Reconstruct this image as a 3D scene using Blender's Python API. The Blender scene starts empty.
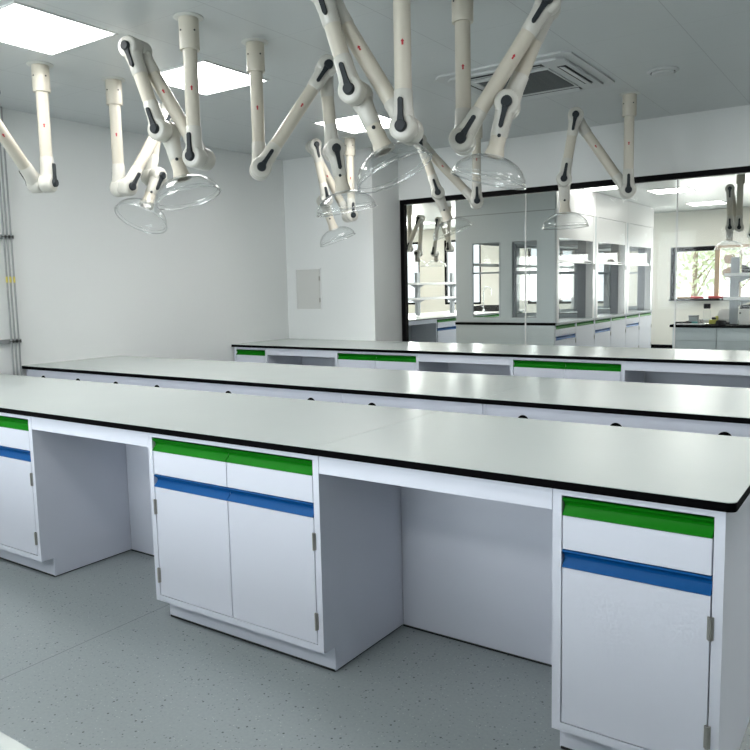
import bpy, bmesh, math, random
from mathutils import Vector, Matrix
random.seed(7)
PI = math.pi
scene = bpy.context.scene
COL = scene.collection

# ------------------------------------------------------------------ materials
def srgb(r, g, b):
    f = lambda c: (c/255/12.92 if c/255 <= .04045 else ((c/255+.055)/1.055)**2.4)
    return (f(r), f(g), f(b), 1)

MATS = {}
def mat(name, col, rough=.5, metal=0, spec=.5, coat=0, emit=None, emit_s=0, noise=0, nscale=8, bump=0):
    m = bpy.data.materials.new(name); m.use_nodes = True
    nt = m.node_tree; b = nt.nodes['Principled BSDF']
    b.inputs['Base Color'].default_value = (*col[:3], 1)
    b.inputs['Roughness'].default_value = rough
    b.inputs['Metallic'].default_value = metal
    b.inputs['Specular IOR Level'].default_value = spec
    b.inputs['Coat Weight'].default_value = coat
    if emit:
        b.inputs['Emission Color'].default_value = (*emit[:3], 1)
        b.inputs['Emission Strength'].default_value = emit_s
    tc = nt.nodes.new('ShaderNodeTexCoord')
    if noise or bump:
        n = nt.nodes.new('ShaderNodeTexNoise'); n.inputs['Scale'].default_value = nscale
        n.inputs['Detail'].default_value = 4
        nt.links.new(tc.outputs['Object'], n.inputs['Vector'])
        if noise:
            mx = nt.nodes.new('ShaderNodeMix'); mx.data_type = 'RGBA'
            mx.inputs[6].default_value = tuple(c*(1-noise) for c in col[:3]) + (1,)
            mx.inputs[7].default_value = tuple(min(1, c*(1+noise)) for c in col[:3]) + (1,)
            nt.links.new(n.outputs['Fac'], mx.inputs[0])
            nt.links.new(mx.outputs[2], b.inputs['Base Color'])
        if bump:
            bp = nt.nodes.new('ShaderNodeBump'); bp.inputs['Strength'].default_value = bump
            bp.inputs['Distance'].default_value = .002
            nt.links.new(n.outputs['Fac'], bp.inputs['Height'])
            nt.links.new(bp.outputs['Normal'], b.inputs['Normal'])
    MATS[name] = m
    return m

def clear_mat(name, tint=(.97, .98, .98), lo=.03, hi=.6, power=3.0):
    m = bpy.data.materials.new(name); m.use_nodes = True
    nt = m.node_tree; nt.nodes.clear()
    out = nt.nodes.new('ShaderNodeOutputMaterial')
    mix = nt.nodes.new('ShaderNodeMixShader')
    tr = nt.nodes.new('ShaderNodeBsdfTransparent'); tr.inputs[0].default_value = (*tint, 1)
    gl = nt.nodes.new('ShaderNodeBsdfGlossy'); gl.inputs['Roughness'].default_value = .03
    lw = nt.nodes.new('ShaderNodeLayerWeight'); lw.inputs[0].default_value = .5
    pw = nt.nodes.new('ShaderNodeMath'); pw.operation = 'POWER'; pw.inputs[1].default_value = power
    ma = nt.nodes.new('ShaderNodeMath'); ma.operation = 'MULTIPLY_ADD'
    ma.inputs[1].default_value = hi; ma.inputs[2].default_value = lo
    nt.links.new(lw.outputs['Facing'], pw.inputs[0]); nt.links.new(pw.outputs[0], ma.inputs[0])
    nt.links.new(ma.outputs[0], mix.inputs[0]); nt.links.new(tr.outputs[0], mix.inputs[1])
    nt.links.new(gl.outputs[0], mix.inputs[2]); nt.links.new(mix.outputs[0], out.inputs[0])
    MATS[name] = m
    return m

STEEL = mat('white_painted_steel', (.745, .775, .865), .32, noise=.012, nscale=5)
WTOP  = mat('pale_grey_laminate', (.51, .553, .538), .27, spec=.42, noise=.02, nscale=3)
BLACK = mat('black_phenolic_core', (.0015, .0015, .002), .6, spec=.03)
GREEN = mat('green_pull', (.002, .185, .003), .45, spec=.18, noise=.03)
BLUE  = mat('blue_pull', (.001, .088, .30), .45, spec=.18, noise=.03)
HINGE = mat('brushed_hinge_steel', (.42, .41, .38), .35, metal=.9, noise=.1, nscale=60)
DARK  = mat('black_rubber', (.012, .013, .014), .6)
CREAM = mat('cream_polypropylene', (.57, .535, .45), .33, noise=.02, nscale=4)
IVORY = mat('pale_ivory_plastic', (.56, .55, .50), .28, noise=.015)
LEVER = mat('charcoal_plastic', (.022, .027, .031), .5, spec=.25, noise=.05, nscale=30)
RED   = mat('red_sticker', (.42, .02, .03), .5, noise=.05)
CEILM = mat('flange_grey', (.62, .63, .60), .4, noise=.02)
WALL  = mat('white_wall_paint', (.775, .795, .785), .65, bump=.05, nscale=120, noise=.01)
WALLC = mat('cream_wall_paint', (.90, .87, .79), .7, noise=.012)
FRAME = mat('black_window_frame', (.002, .002, .0025), .5, spec=.06, noise=.1)
ALU   = mat('white_aluminium', (.78, .79, .78), .35, noise=.01)
GREYP = mat('grey_panel', (.42, .46, .49), .45, noise=.015)
LGREY = mat('pale_blue_grey_panel', (.62, .68, .715), .42, noise=.015)
CLAD  = mat('pale_blue_grey_cladding', (.76, .82, .85), .4, noise=.012)
LINER = mat('grey_hood_liner', (.36, .38, .42), .5, noise=.02)
HWHITE= mat('hood_white_panel', (.82, .83, .84), .3, noise=.01)
GALV  = mat('galvanised_conduit', (.27, .28, .28), .42, metal=.3, noise=.08, nscale=40)
YEL   = mat('yellow_band', (.55, .45, .06), .5, noise=.05)
TAN   = mat('tan_timber', (.50, .38, .27), .55, noise=.12, nscale=14)
CHROME= mat('chrome', (.75, .76, .77), .12, metal=1, noise=.01)
SINKB = mat('black_epoxy_sink', (.008, .008, .009), .35, noise=.1)
CLEAR = clear_mat('clear_dome_plastic', (.985, .99, .99), .02, .75, 4.0)
RIMC  = clear_mat('clear_dome_rim', (.95, .96, .96), .22, .7, 1.6)
PANE  = clear_mat('clear_window_glass', (.965, .98, .975), .008, .5, 4.5)
HGLASS = clear_mat('clear_hood_glass', (.985, .99, .99), .008, .4, 4.5)
LAMP  = mat('led_diffuser', (.9, .9, .9), .5, emit=(1, .99, .97), emit_s=9.0, noise=.005)
LAMP2 = mat('warm_led_diffuser', (.9, .9, .9), .5, emit=(1, .965, .90), emit_s=6.2, noise=.005)
FRLIT = mat('light_trim', (.80, .81, .81), .4, noise=.01)
ACW   = mat('cassette_white', (.58, .60, .60), .4, noise=.01)
ACG   = mat('cassette_grille_grey', (.10, .11, .11), .5, noise=.03)
OUTG  = mat('pale_foliage', (.60, .66, .46), .8, noise=.25, nscale=3)
BARK  = mat('bark', (.30, .25, .19), .9, noise=.2, nscale=12)
GROUND= mat('outdoor_paving', (.55, .55, .50), .9, noise=.1)
PAPER = mat('white_box_card', (.82, .82, .80), .6, noise=.02)
BROWN = mat('brown_paper', (.45, .34, .26), .8, noise=.15, nscale=20)
YELT  = mat('yellow_plastic', (.58, .55, .10), .45, noise=.1)
REDT  = mat('red_plastic', (.45, .05, .05), .45, noise=.1)
BLUT  = mat('blue_plastic', (.03, .10, .32), .45, noise=.1)
TEAL  = mat('teal_plastic', (.10, .38, .36), .45, noise=.1)

def floor_mat():
    m = bpy.data.materials.new('speckled_vinyl'); m.use_nodes = True
    nt = m.node_tree; N = nt.nodes; L = nt.links; b = N['Principled BSDF']
    b.inputs['Roughness'].default_value = .36
    b.inputs['Specular IOR Level'].default_value = .4
    tc = N.new('ShaderNodeTexCoord')
    big = N.new('ShaderNodeTexNoise'); big.inputs['Scale'].default_value = 90; big.inputs['Detail'].default_value = 3
    L.new(tc.outputs['Object'], big.inputs[0])
    base = N.new('ShaderNodeMix'); base.data_type = 'RGBA'
    base.inputs[6].default_value = (.245, .28, .285, 1); base.inputs[7].default_value = (.315, .355, .36, 1)
    L.new(big.outputs['Fac'], base.inputs[0])
    def specks(scale, thr, keep, col, prev):
        v = N.new('ShaderNodeTexVoronoi'); v.inputs['Scale'].default_value = scale
        L.new(tc.outputs['Object'], v.inputs['Vector'])
        lt = N.new('ShaderNodeMath'); lt.operation = 'LESS_THAN'; lt.inputs[1].default_value = thr
        L.new(v.outputs['Distance'], lt.inputs[0])
        sp = N.new('ShaderNodeSeparateColor'); L.new(v.outputs['Color'], sp.inputs[0])
        k = N.new('ShaderNodeMath'); k.operation = 'LESS_THAN'; k.inputs[1].default_value = keep
        L.new(sp.outputs[0], k.inputs[0])
        a = N.new('ShaderNodeMath'); a.operation = 'MULTIPLY'
        L.new(lt.outputs[0], a.inputs[0]); L.new(k.outputs[0], a.inputs[1])
        mx = N.new('ShaderNodeMix'); mx.data_type = 'RGBA'; mx.inputs[7].default_value = col
        L.new(a.outputs[0], mx.inputs[0]); L.new(prev, mx.inputs[6])
        return mx.outputs[2]
    o = specks(42, .16, .33, (.06, .075, .08, 1), base.outputs[2])
    o = specks(75, .22, .35, (.17, .20, .205, 1), o)
    o = specks(85, .2, .25, (.40, .44, .44, 1), o)
    # weld seams every two metres, running along the depth of the room
    sx = N.new('ShaderNodeSeparateXYZ'); L.new(tc.outputs['Object'], sx.inputs[0])
    ad = N.new('ShaderNodeMath'); ad.operation = 'ADD'; ad.inputs[1].default_value = 12.335
    L.new(sx.outputs[0], ad.inputs[0])
    md = N.new('ShaderNodeMath'); md.operation = 'MODULO'; md.inputs[1].default_value = 2.0
    L.new(ad.outputs[0], md.inputs[0])
    ls = N.new('ShaderNodeMath'); ls.operation = 'LESS_THAN'; ls.inputs[1].default_value = .004
    L.new(md.outputs[0], ls.inputs[0])
    mx = N.new('ShaderNodeMix'); mx.data_type = 'RGBA'; mx.inputs[7].default_value = (.13, .15, .15, 1)
    L.new(ls.outputs[0], mx.inputs[0]); L.new(o, mx.inputs[6])
    L.new(mx.outputs[2], b.inputs['Base Color'])
    return m
FLOOR = floor_mat()

def ceiling_mat():
    m = bpy.data.materials.new('metal_ceiling_tiles'); m.use_nodes = True
    nt = m.node_tree; N = nt.nodes; L = nt.links; b = N['Principled BSDF']
    b.inputs['Roughness'].default_value = .34; b.inputs['Specular IOR Level'].default_value = .45
    tc = N.new('ShaderNodeTexCoord'); sx = N.new('ShaderNodeSeparateXYZ'); L.new(tc.outputs['Object'], sx.inputs[0])
    def lines(out, off, per, w):
        ad = N.new('ShaderNodeMath'); ad.operation = 'ADD'; ad.inputs[1].default_value = off; L.new(out, ad.inputs[0])
        md = N.new('ShaderNodeMath'); md.operation = 'MODULO'; md.inputs[1].default_value = per; L.new(ad.outputs[0], md.inputs[0])
        ls = N.new('ShaderNodeMath'); ls.operation = 'LESS_THAN'; ls.inputs[1].default_value = w; L.new(md.outputs[0], ls.inputs[0])
        return ls.outputs[0]
    a = lines(sx.outputs[0], 12.763, .6, .005); c = lines(sx.outputs[1], 11.832, .6, .0022)
    mxx = N.new('ShaderNodeMath'); mxx.operation = 'MAXIMUM'; L.new(a, mxx.inputs[0]); L.new(c, mxx.inputs[1])
    nz = N.new('ShaderNodeTexNoise'); nz.inputs['Scale'].default_value = .8; L.new(tc.outputs['Object'], nz.inputs[0])
    base = N.new('ShaderNodeMix'); base.data_type = 'RGBA'
    base.inputs[6].default_value = (.565, .595, .60, 1); base.inputs[7].default_value = (.61, .64, .645, 1)
    L.new(nz.outputs['Fac'], base.inputs[0])
    mx = N.new('ShaderNodeMix'); mx.data_type = 'RGBA'; mx.inputs[7].default_value = (.44, .46, .47, 1)
    L.new(mxx.outputs[0], mx.inputs[0]); L.new(base.outputs[2], mx.inputs[6]); L.new(mx.outputs[2], b.inputs['Base Color'])
    return m
CEIL = ceiling_mat()

# ------------------------------------------------------------------ mesh helpers
class MB:
    def __init__(s): s.bm = bmesh.new(); s.mi = 0
    def _tag(s, faces):
        for f in faces: f.material_index = s.mi
    def box(s, x0, x1, y0, y1, z0, z1, bev=0, seg=2):
        if x0 > x1: x0, x1 = x1, x0
        if y0 > y1: y0, y1 = y1, y0
        t = bmesh.new() if bev else s.bm
        v = [t.verts.new(c) for c in ((x0,y0,z0),(x1,y0,z0),(x1,y1,z0),(x0,y1,z0),(x0,y0,z1),(x1,y0,z1),(x1,y1,z1),(x0,y1,z1))]
        fs = [t.faces.new([v[i] for i in q]) for q in ((3,2,1,0),(4,5,6,7),(0,1,5,4),(1,2,6,5),(2,3,7,6),(3,0,4,7))]
        if bev:
            bmesh.ops.bevel(t, geom=list(t.edges), offset=bev, segments=seg, affect='EDGES', profile=.5)
            s.merge(t)
        else: s._tag(fs)
        return s
    def merge(s, t, M=None):
        if M is not None: bmesh.ops.transform(t, matrix=M, verts=t.verts)
        mp = {v: s.bm.verts.new(v.co) for v in t.verts}
        for f in t.faces:
            try: nf = s.bm.faces.new([mp[v] for v in f.verts]); nf.material_index = s.mi
            except ValueError: pass
        t.free(); return s
    def prism(s, poly, axis, a, b, bev=0):
        """closed 2D polygon extruded along 'axis' (x: poly=(y,z); y: (x,z); z: (x,y))"""
        t = bmesh.new()
        def P(p, k):
            return {'x': (k, p[0], p[1]), 'y': (p[0], k, p[1]), 'z': (p[0], p[1], k)}[axis]
        A = [t.verts.new(P(p, a)) for p in poly]; B = [t.verts.new(P(p, b)) for p in poly]
        n = len(poly)
        t.faces.new(A); t.faces.new(B[::-1])
        for i in range(n): t.faces.new((A[i], B[i], B[(i+1) % n], A[(i+1) % n]))
        bmesh.ops.recalc_face_normals(t, faces=t.faces)
        if bev: bmesh.ops.bevel(t, geom=list(t.edges), offset=bev, segments=2, affect='EDGES')
        return s.merge(t)
    def lathe(s, prof, o, d, n=28, cap=True):
        """profile (r, h) turned about direction d from o"""
        d = Vector(d).normalized(); o = Vector(o)
        u = d.orthogonal().normalized(); w = d.cross(u)
        t = bmesh.new(); rings = []
        for r, h in prof:
            if r < 1e-6: rings.append([t.verts.new(o + d*h)])
            else: rings.append([t.verts.new(o + d*h + (u*math.cos(2*PI*k/n) + w*math.sin(2*PI*k/n))*r) for k in range(n)])
        for a, b in zip(rings, rings[1:]):
            for k in range(n):
                q = [a[k % len(a)], a[(k+1) % len(a)], b[(k+1) % len(b)], b[k % len(b)]]
                q2 = []
                for v in q:
                    if v not in q2: q2.append(v)
                if len(q2) > 2: t.faces.new(q2)
        if cap:
            for R in (rings[0], rings[-1]):
                if len(R) > 2: t.faces.new(R)
        bmesh.ops.recalc_face_normals(t, faces=t.faces)
        return s.merge(t)
    def cyl(s, p0, p1, r0, r1=None, n=24):
        p0, p1 = Vector(p0), Vector(p1); r1 = r0 if r1 is None else r1
        return s.lathe([(r0, 0), (r1, (p1-p0).length)], p0, p1-p0, n)
    def torus(s, o, d, R, r, n=40, m=10):
        return s.lathe([(R + r*math.cos(2*PI*k/m), r*math.sin(2*PI*k/m)) for k in range(m+1)], o, d, n, cap=False)
    def tube(s, pts, r, n=10):
        for a, b in zip(pts, pts[1:]): s.cyl(a, b, r, n=n)
        return s
    def build(s, name, mats, parent=None, smooth=35, loc=None):
        me = bpy.data.meshes.new(name)
        bmesh.ops.remove_doubles(s.bm, verts=s.bm.verts, dist=1e-6)
        s.bm.to_mesh(me); s.bm.free()
        for m in (mats if isinstance(mats, (list, tuple)) else [mats]): me.materials.append(m)
        if smooth:
            for p in me.polygons: p.use_smooth = True
            me.set_sharp_from_angle(angle=math.radians(smooth))
        o = bpy.data.objects.new(name, me); COL.objects.link(o)
        if parent is not None: o.parent = parent
        if loc is not None: o.location = loc
        return o

def tag(o, label, cat, group=None, kind=None):
    o['label'] = label; o['category'] = cat
    if group: o['group'] = group
    if kind: o['kind'] = kind
    return o
def thing(name, label, cat, loc=(0, 0, 0), rz=0, group=None):
    o = bpy.data.objects.new(name, None); COL.objects.link(o)
    o.empty_display_size = .1; o.location = loc; o.rotation_euler = (0, 0, rz)
    return tag(o, label, cat, group)
def struct(o, label=None):
    o['kind'] = 'structure'
    return o
def dup(root, label, loc, rz=0, group=None):
    r = root.copy(); COL.objects.link(r); r.location = loc; r.rotation_euler = (0, 0, rz)
    r['label'] = label
    if group: r['group'] = group
    for ch in list(root.children):
        c = ch.copy(); COL.objects.link(c); c.parent = r
        for g in list(ch.children):
            d = g.copy(); COL.objects.link(d); d.parent = c
    return r

# ------------------------------------------------------------------ room shell
XW, YW, YP, XP, ZC = -5.2973, 4.934, 4.4423, -4.1283, 2.7865
XR, YB = 6.5, -5.4              # right wall and rear wall, outside the photograph
Y2, X2 = 14.4, -10.6            # far room: far wall, left wall
WT = .14
struct(MB().box(X2-.2, XR+.2, YB-.2, Y2+.2, -.1, 0).build('floor', FLOOR, smooth=0))
struct(MB().box(X2-.2, XR+.2, YB-.2, Y2+.2, ZC, ZC+.1).build('ceiling', CEIL, smooth=0))
struct(MB().box(XW-WT, XW, YB, YW+WT, 0, ZC).build('wall_left', WALL, smooth=0))
struct(MB().box(XW, XP, YP, YW+WT, 0, ZC).build('wall_pier', WALL, smooth=0))
WZ0, WZ1, WX1 = .72, 2.305, 3.2  # opening of the partition window
pw = MB(); pw.box(XP, XR, YW, YW+WT, 0, WZ0); pw.box(XP, XR, YW, YW+WT, WZ1, ZC); pw.box(WX1, XR, YW, YW+WT, WZ0, WZ1)
struct(pw.build('wall_back', WALL, smooth=0))
struct(MB().box(XR, XR+WT, YB, Y2, 0, ZC).build('wall_right', WALL, smooth=0))

# rear wall with three daylight windows (behind the camera)
def wall_openings(name, axis, c, a0, a1, holes, m, th=WT):
    """wall in the plane axis=c with rectangular openings (a,b,z0,z1)"""
    b = MB(); cur = a0
    def put(p, q, z0, z1):
        if q-p < 1e-4 or z1-z0 < 1e-4: return
        if axis == 'y': b.box(p, q, c, c+th, z0, z1)
        else: b.box(c, c+th, p, q, z0, z1)
    for (p, q, z0, z1) in holes:
        put(cur, p, 0, ZC); put(p, q, 0, z0); put(p, q, z1, ZC); cur = q
    put(cur, a1, 0, ZC)
    return struct(b.build(name, m, smooth=0))
RH = [(-5.0, -3.3, .75, 2.5), (-2.9, -1.2, .75, 2.5)]
wall_openings('wall_rear', 'y', YB-WT, XW, XR, RH, WALL)
wn = 1
def window(holes, y, m=FRAME, mull=None, extra=()):
    global wn
    for (p, q, z0, z1) in holes:
        t = bpy.data.objects.new('window_%d' % wn, None); COL.objects.link(t); t['kind'] = 'structure'; wn += 1
        f = MB(); w = .05
        f.box(p, p+w, y, y+.07, z0, z1); f.box(q-w, q, y, y+.07, z0, z1)
        f.box(p+w, q-w, y, y+.07, z0, z0+w); f.box(p+w, q-w, y, y+.07, z1-w, z1)
        for k in (mull or []):
            xx = p+(q-p)*k; f.box(xx-.025, xx+.025, y, y+.07, z0+w, z1-w)
        f.build('window_frame', m, t, smooth=0)
        MB().box(p+w, q-w, y+.03, y+.036, z0+w, z1-w).build('window_pane', PANE, t, smooth=0)
window(RH, YB-.1, FRAME, [.5])

# partition window: slim black frame, butt-jointed panes with clear joints
t = bpy.data.objects.new('window_%d' % wn, None); COL.objects.link(t); t['kind'] = 'structure'; wn += 1
f = MB(); f.box(XP+.02, -4.062, YW-.012, YW+.05, WZ0, WZ1); f.box(-4.062, WX1, YW-.012, YW+.05, 2.257, WZ1)
f.box(-4.062, WX1, YW-.012, YW+.05, WZ0, WZ0+.045); f.box(WX1-.05, WX1, YW-.012, YW+.05, WZ0+.045, 2.257)
f.build('window_frame', FRAME, t, smooth=0)
MB().box(-4.062, WX1, YW+.05, YW+WT+.01, 2.265, WZ1-.001).build('window_soffit', ALU, t, smooth=0)
PX = [-4.062, -2.697, -1.309, .08, 1.47, WX1-.05]
for a, b in zip(PX, PX[1:]):
    MB().box(a+.003, b-.003, YW+.012, YW+.022, WZ0+.045, 2.257).build('window_pane', PANE, t, smooth=0)
for x in PX[1:-1]:
    MB().box(x-.005, x+.005, YW+.010, YW+.024, WZ0+.045, 2.257).build('window_joint', ALU, t, smooth=0)

# ------------------------------------------------------------------ base cabinets
YC = .0252
def toe_side(t, x0, x1, d, H=.8247):
    t.prism([(.018, .099), (.067, .099), (.067, .006), (d, .006), (d, H), (.018, H)], 'x', x0, x1)
PULL = [(0, .050), (-.003, .047), (.004, .041), (.013, .034), (.016, .026), (.011, .016), (.001, .008), (-.004, .002), (-.002, 0), (.017, 0), (.017, .050)]
def pull(x0, x1, z, m, parent):
    return MB().prism([(y, z+zz) for y, zz in PULL], 'x', x0, x1).build('handle', m, parent, smooth=25)
def hinge(x, z, parent):
    b = MB(); b.box(x-.008, x+.008, -.004, .003, z-.031, z+.031, .001, 1)
    b.cyl((x, -.005, z-.031), (x, -.005, z+.031), .0048, n=10)
    return b.build('hinge', HINGE, parent)
def make_cabinet(w, doors, label, loc, group=None, d=.523, rz=0):
    t = thing('base_cabinet', label, 'cabinet', loc, rz, group)
    FW = .026
    b = MB()
    toe_side(b, 0, .018, d); toe_side(b, w-.018, w, d)
    b.box(.018, w-.018, d-.016, d, .006, .8247); b.box(.018, w-.018, .03, d-.016, .099, .117)
    b.box(.018, w-.018, .03, d-.016, .806, .8247)
    b.box(0, FW, 0, .018, .099, .8247); b.box(w-FW, w, 0, .018, .099, .8247)
    b.box(FW, w-FW, 0, .018, .099, .124); b.box(FW, w-FW, 0, .018, .802, .8247)
    b.build('carcass', STEEL, t, smooth=0)
    MB().box(0.001, w-.001, .066, .084, .006, .0985).build('toe_kick', STEEL, t, smooth=0)
    s = MB(); s.box(.004, w-.004, .0655, .09, 0, .009); s.box(.004, .016, .09, d, 0, .006); s.box(w-.016, w-.004, .09, d, 0, .006)
    s.build('floor_seal', DARK, t, smooth=0)
    n = doors; gap = .0036
    x0, x1 = FW+gap, w-FW-gap
    for i in range(n):
        a = x0+(x1-x0)*i/n + (gap/2 if i else 0); c = x0+(x1-x0)*(i+1)/n - (gap/2 if i < n-1 else 0)
        dr = MB().box(a, c, 0, .017, .647, .7448, .0012, 1).build('drawer', STEEL, t)
        pull(a, c, .7448, GREEN, dr)
        do = MB().box(a, c, 0, .017, .127, .5938, .0012, 1).build('door', STEEL, t)
        pull(a, c, .5938, BLUE, do)
        hx = c+.0015 if (n == 1 or i == n-1) else a-.0015
        for z in (.508, .213): hinge(hx, z, do)
    return t
def make_knee(w, label, loc, group=None, rz=0):
    t = thing('knee_space_panel', label, 'desk panel', loc, rz, group)
    b = MB(); b.box(.0015, w-.0015, 0, .018, .7555, .8245, .0012, 1); b.build('apron_rail', STEEL, t)
    MB().box(.0015, w-.0015, .523, .54, .006, .8245).build('modesty_panel', STEEL, t, smooth=0)
    MB().box(.003, w-.003, .518, .538, 0, .006).build('floor_seal', DARK, t, smooth=0)
    return t

EDG = [-.0255, -.477, -1.327, -2.2305, -3.0805, -3.984, -4.834, -5.2855]
KIND = ['single', 'knee', 'double', 'knee', 'double', 'knee', 'single']
CUR = {}
def bench(y0, rz, labels, group_c, group_k, skip=()):
    for i, k in enumerate(KIND):
        if i in skip: continue
        x1, x0 = EDG[i], EDG[i+1]; w = x1-x0
        loc = (x0, y0, 0) if not rz else (x1, y0, 0)
        key = (k, round(w, 3)); lab = labels[i]; g = group_k if k == 'knee' else group_c
        if key in CUR: dup(CUR[key], lab, loc, rz, g)
        else:
            if k == 'knee': o = make_knee(w, lab, loc, g, rz)
            else: o = make_cabinet(w, 1 if k == 'single' else 2, lab, loc, g, rz=rz)
            CUR[key] = o
bench(YC, 0, [
    'white single-door cabinet with green and blue pulls ending the nearest bench',
    'open knee space between the single-door and centre cabinets of the nearest bench',
    'white two-door cabinet with green and blue pulls in the centre foreground',
    'open knee space of the nearest bench to the left of the centre two-door cabinet',
    'white two-door cabinet cut by the left edge of the photo, nearest bench',
    'knee space of the nearest bench beyond the left edge of the photo',
    'white single-door cabinet of the nearest bench against the left wall'],
    'base cabinets of the nearest bench', 'knee spaces of the nearest bench')
Y1, YM0, YM1, YF0, YF1 = .874, 1.2906, 2.2009, 3.549, 4.4415
bench(YF0+YC, 0, [
    'white single-door cabinet at the right end of the farthest bench beyond the photo edge',
    'dark open knee space of the farthest bench at the right edge of the photo',
    'green-pulled two-door cabinet under the farthest bench, right one of the two in view',
    'dark open knee space of the farthest bench between its two two-door cabinets',
    'white two-door cabinet with green pulls under the farthest bench below the black window frame corner',
    'dark open knee space of the farthest bench nearest the left wall',
    'white single-door cabinet with a green pull at the left end of the farthest bench'],
    'base cabinets of the farthest bench', 'knee spaces of the farthest bench')
bench(YM1-YC, PI, [
    'white single-door cabinet at the right end of the middle bench facing the far bench',
    'knee space of the middle bench next to its right end cabinet, facing the far bench',
    'white two-door cabinet of the middle bench facing the far bench, right of the bench centre',
    'knee space at the centre of the middle bench facing the far bench',
    'white two-door cabinet of the middle bench facing the far bench, left of the bench centre',
    'knee space of the middle bench next to its left end cabinet, facing the far bench',
    'white single-door cabinet of the middle bench against the left wall facing the far bench'],
    'base cabinets of the middle bench', 'knee spaces of the middle bench')
YN0, YN1 = -2.42, -1.516
bench(YN1-YC, PI, [
    'white single-door cabinet at the right end of the bench beside the camera',
    'knee space of the bench beside the camera next to its right end',
    'white two-door cabinet of the bench beside the camera, right of its centre',
    'knee space at the centre of the bench beside the camera',
    'white two-door cabinet of the bench beside the camera, left of its centre',
    'knee space of the bench beside the camera next to its left end cabinet',
    'white single-door cabinet of the bench beside the camera against the left wall'],
    'base cabinets of the bench beside the camera', 'knee spaces of the bench beside the camera')

# rear service panels with cable ports
HOLES = [-5.058, -4.62, -4.18, -3.745, -3.079, -2.423, -2.001, -1.134, -.697, -.256]
SEAMS = [-5.2855, -2.2065, -1.343, -.0255]
def service_panels(y, sgn, labels, group):
    for (a, b, lab) in zip(SEAMS, SEAMS[1:], labels):
        t = thing('service_panel', lab, 'bench panel', ((a+b)/2, y, 0), 0, group)
        m = MB(); c = (a+b)/2
        y0, y1 = (0, .018)
        m.box(a-c+.003, b-c-.003, y0, y1, .006, .8245)
        m.box(a-c+.003, a-c+.018, sgn*.004+(y1 if sgn > 0 else 0), (y1 if sgn > 0 else 0), .006, .8245)
        m.build('panel_sheet', STEEL, t, smooth=0)
        for h in HOLES:
            if a < h < b:
                yy = y1 if sgn > 0 else 0
                k = MB(); k.lathe([(0, .0015), (.020, .0015), (.0235, .003), (.030, .003), (.031, -.004)], (h-c, yy, .7505), (0, sgn, 0), 28)
                k.build('cable_port', BLACK, t)
service_panels(YM0+.0305, -1, [
    'long pale back panel of the middle bench with black cable ports, left of the seam',
    'short pale back panel between two seams of the middle bench',
    'pale back panel at the right end of the middle bench with black cable ports'], 'back panels of the middle bench')
service_panels(Y1-.05, 1, [
    'back panel of the nearest bench facing the middle bench, left stretch',
    'short back panel of the nearest bench facing the middle bench',
    'back panel of the nearest bench facing the middle bench, right end'], 'back panels of the nearest bench')

for (a, b, nm) in ((YC+.5235, Y1-.051, 'nearest'), (YM0+.0495, YM1-YC-.5235, 'middle')):
    t = thing('end_panel', f'narrow white panel closing the service gap at the right end of the {nm} bench', 'bench panel', (-.0265, a, 0), 0, 'bench end panels')
    MB().box(-.018, 0, .001, b-a-.001, .006, .8245).build('panel_sheet', STEEL, t, smooth=0)
    MB().box(-.014, -.003, .004, b-a-.004, 0, .006).build('floor_seal', DARK, t, smooth=0)

# worktops: pale laminate on a black core, cut and rounded end corners
def worktop(x0, x1, y0, y1, label, group, round_right=True, crn=('f', 'b')):
    r = .022
    def arc(cx, cy, a0, a1, n=6): return [(cx+r*math.cos(math.radians(a0+(a1-a0)*i/n)), cy+r*math.sin(math.radians(a0+(a1-a0)*i/n))) for i in range(n+1)]
    pts = [(x0, y0)]
    pts += arc(x1-r, y0+r, -90, 0) if round_right else [(x1, y0)]
    pts += arc(x1-r, y1-r, 0, 90) if (round_right and 'b' in crn) else [(x1, y1)]
    pts += [(x0, y1)]
    o = MB()
    cx, cy = (x0+x1)/2, (y0+y1)/2
    P = [(x-cx, y-cy) for x, y in pts]
    tt = thing('worktop', label, 'worktop', (cx, cy, .8247), 0, group)
    o.prism(P, 'z', 0, .0236); o.build('core_edge', BLACK, tt, smooth=50)
    MB().prism(P, 'z', .0236, .0256).build('laminate_surface', WTOP, tt, smooth=50)
SX = -1.3345
for (a, b, nm, crn) in ((0, Y1, 'nearest', 'fb'), (YM0, YM1, 'middle', 'fb'), (YF0, YF1, 'farthest', 'f')):
    worktop(-5.295, SX-.0008, a, b, f'long pale grey worktop with black edge on the {nm} bench, left of its joint', 'bench worktops', False)
    worktop(SX+.0008, 0, a, b, f'pale grey worktop with black edge at the right end of the {nm} bench', 'bench worktops', True, crn)
worktop(-5.295, -.012, YN0, YN1, 'pale worktop whose corner shows at the lower left edge of the photo', 'bench worktops', True)

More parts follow.
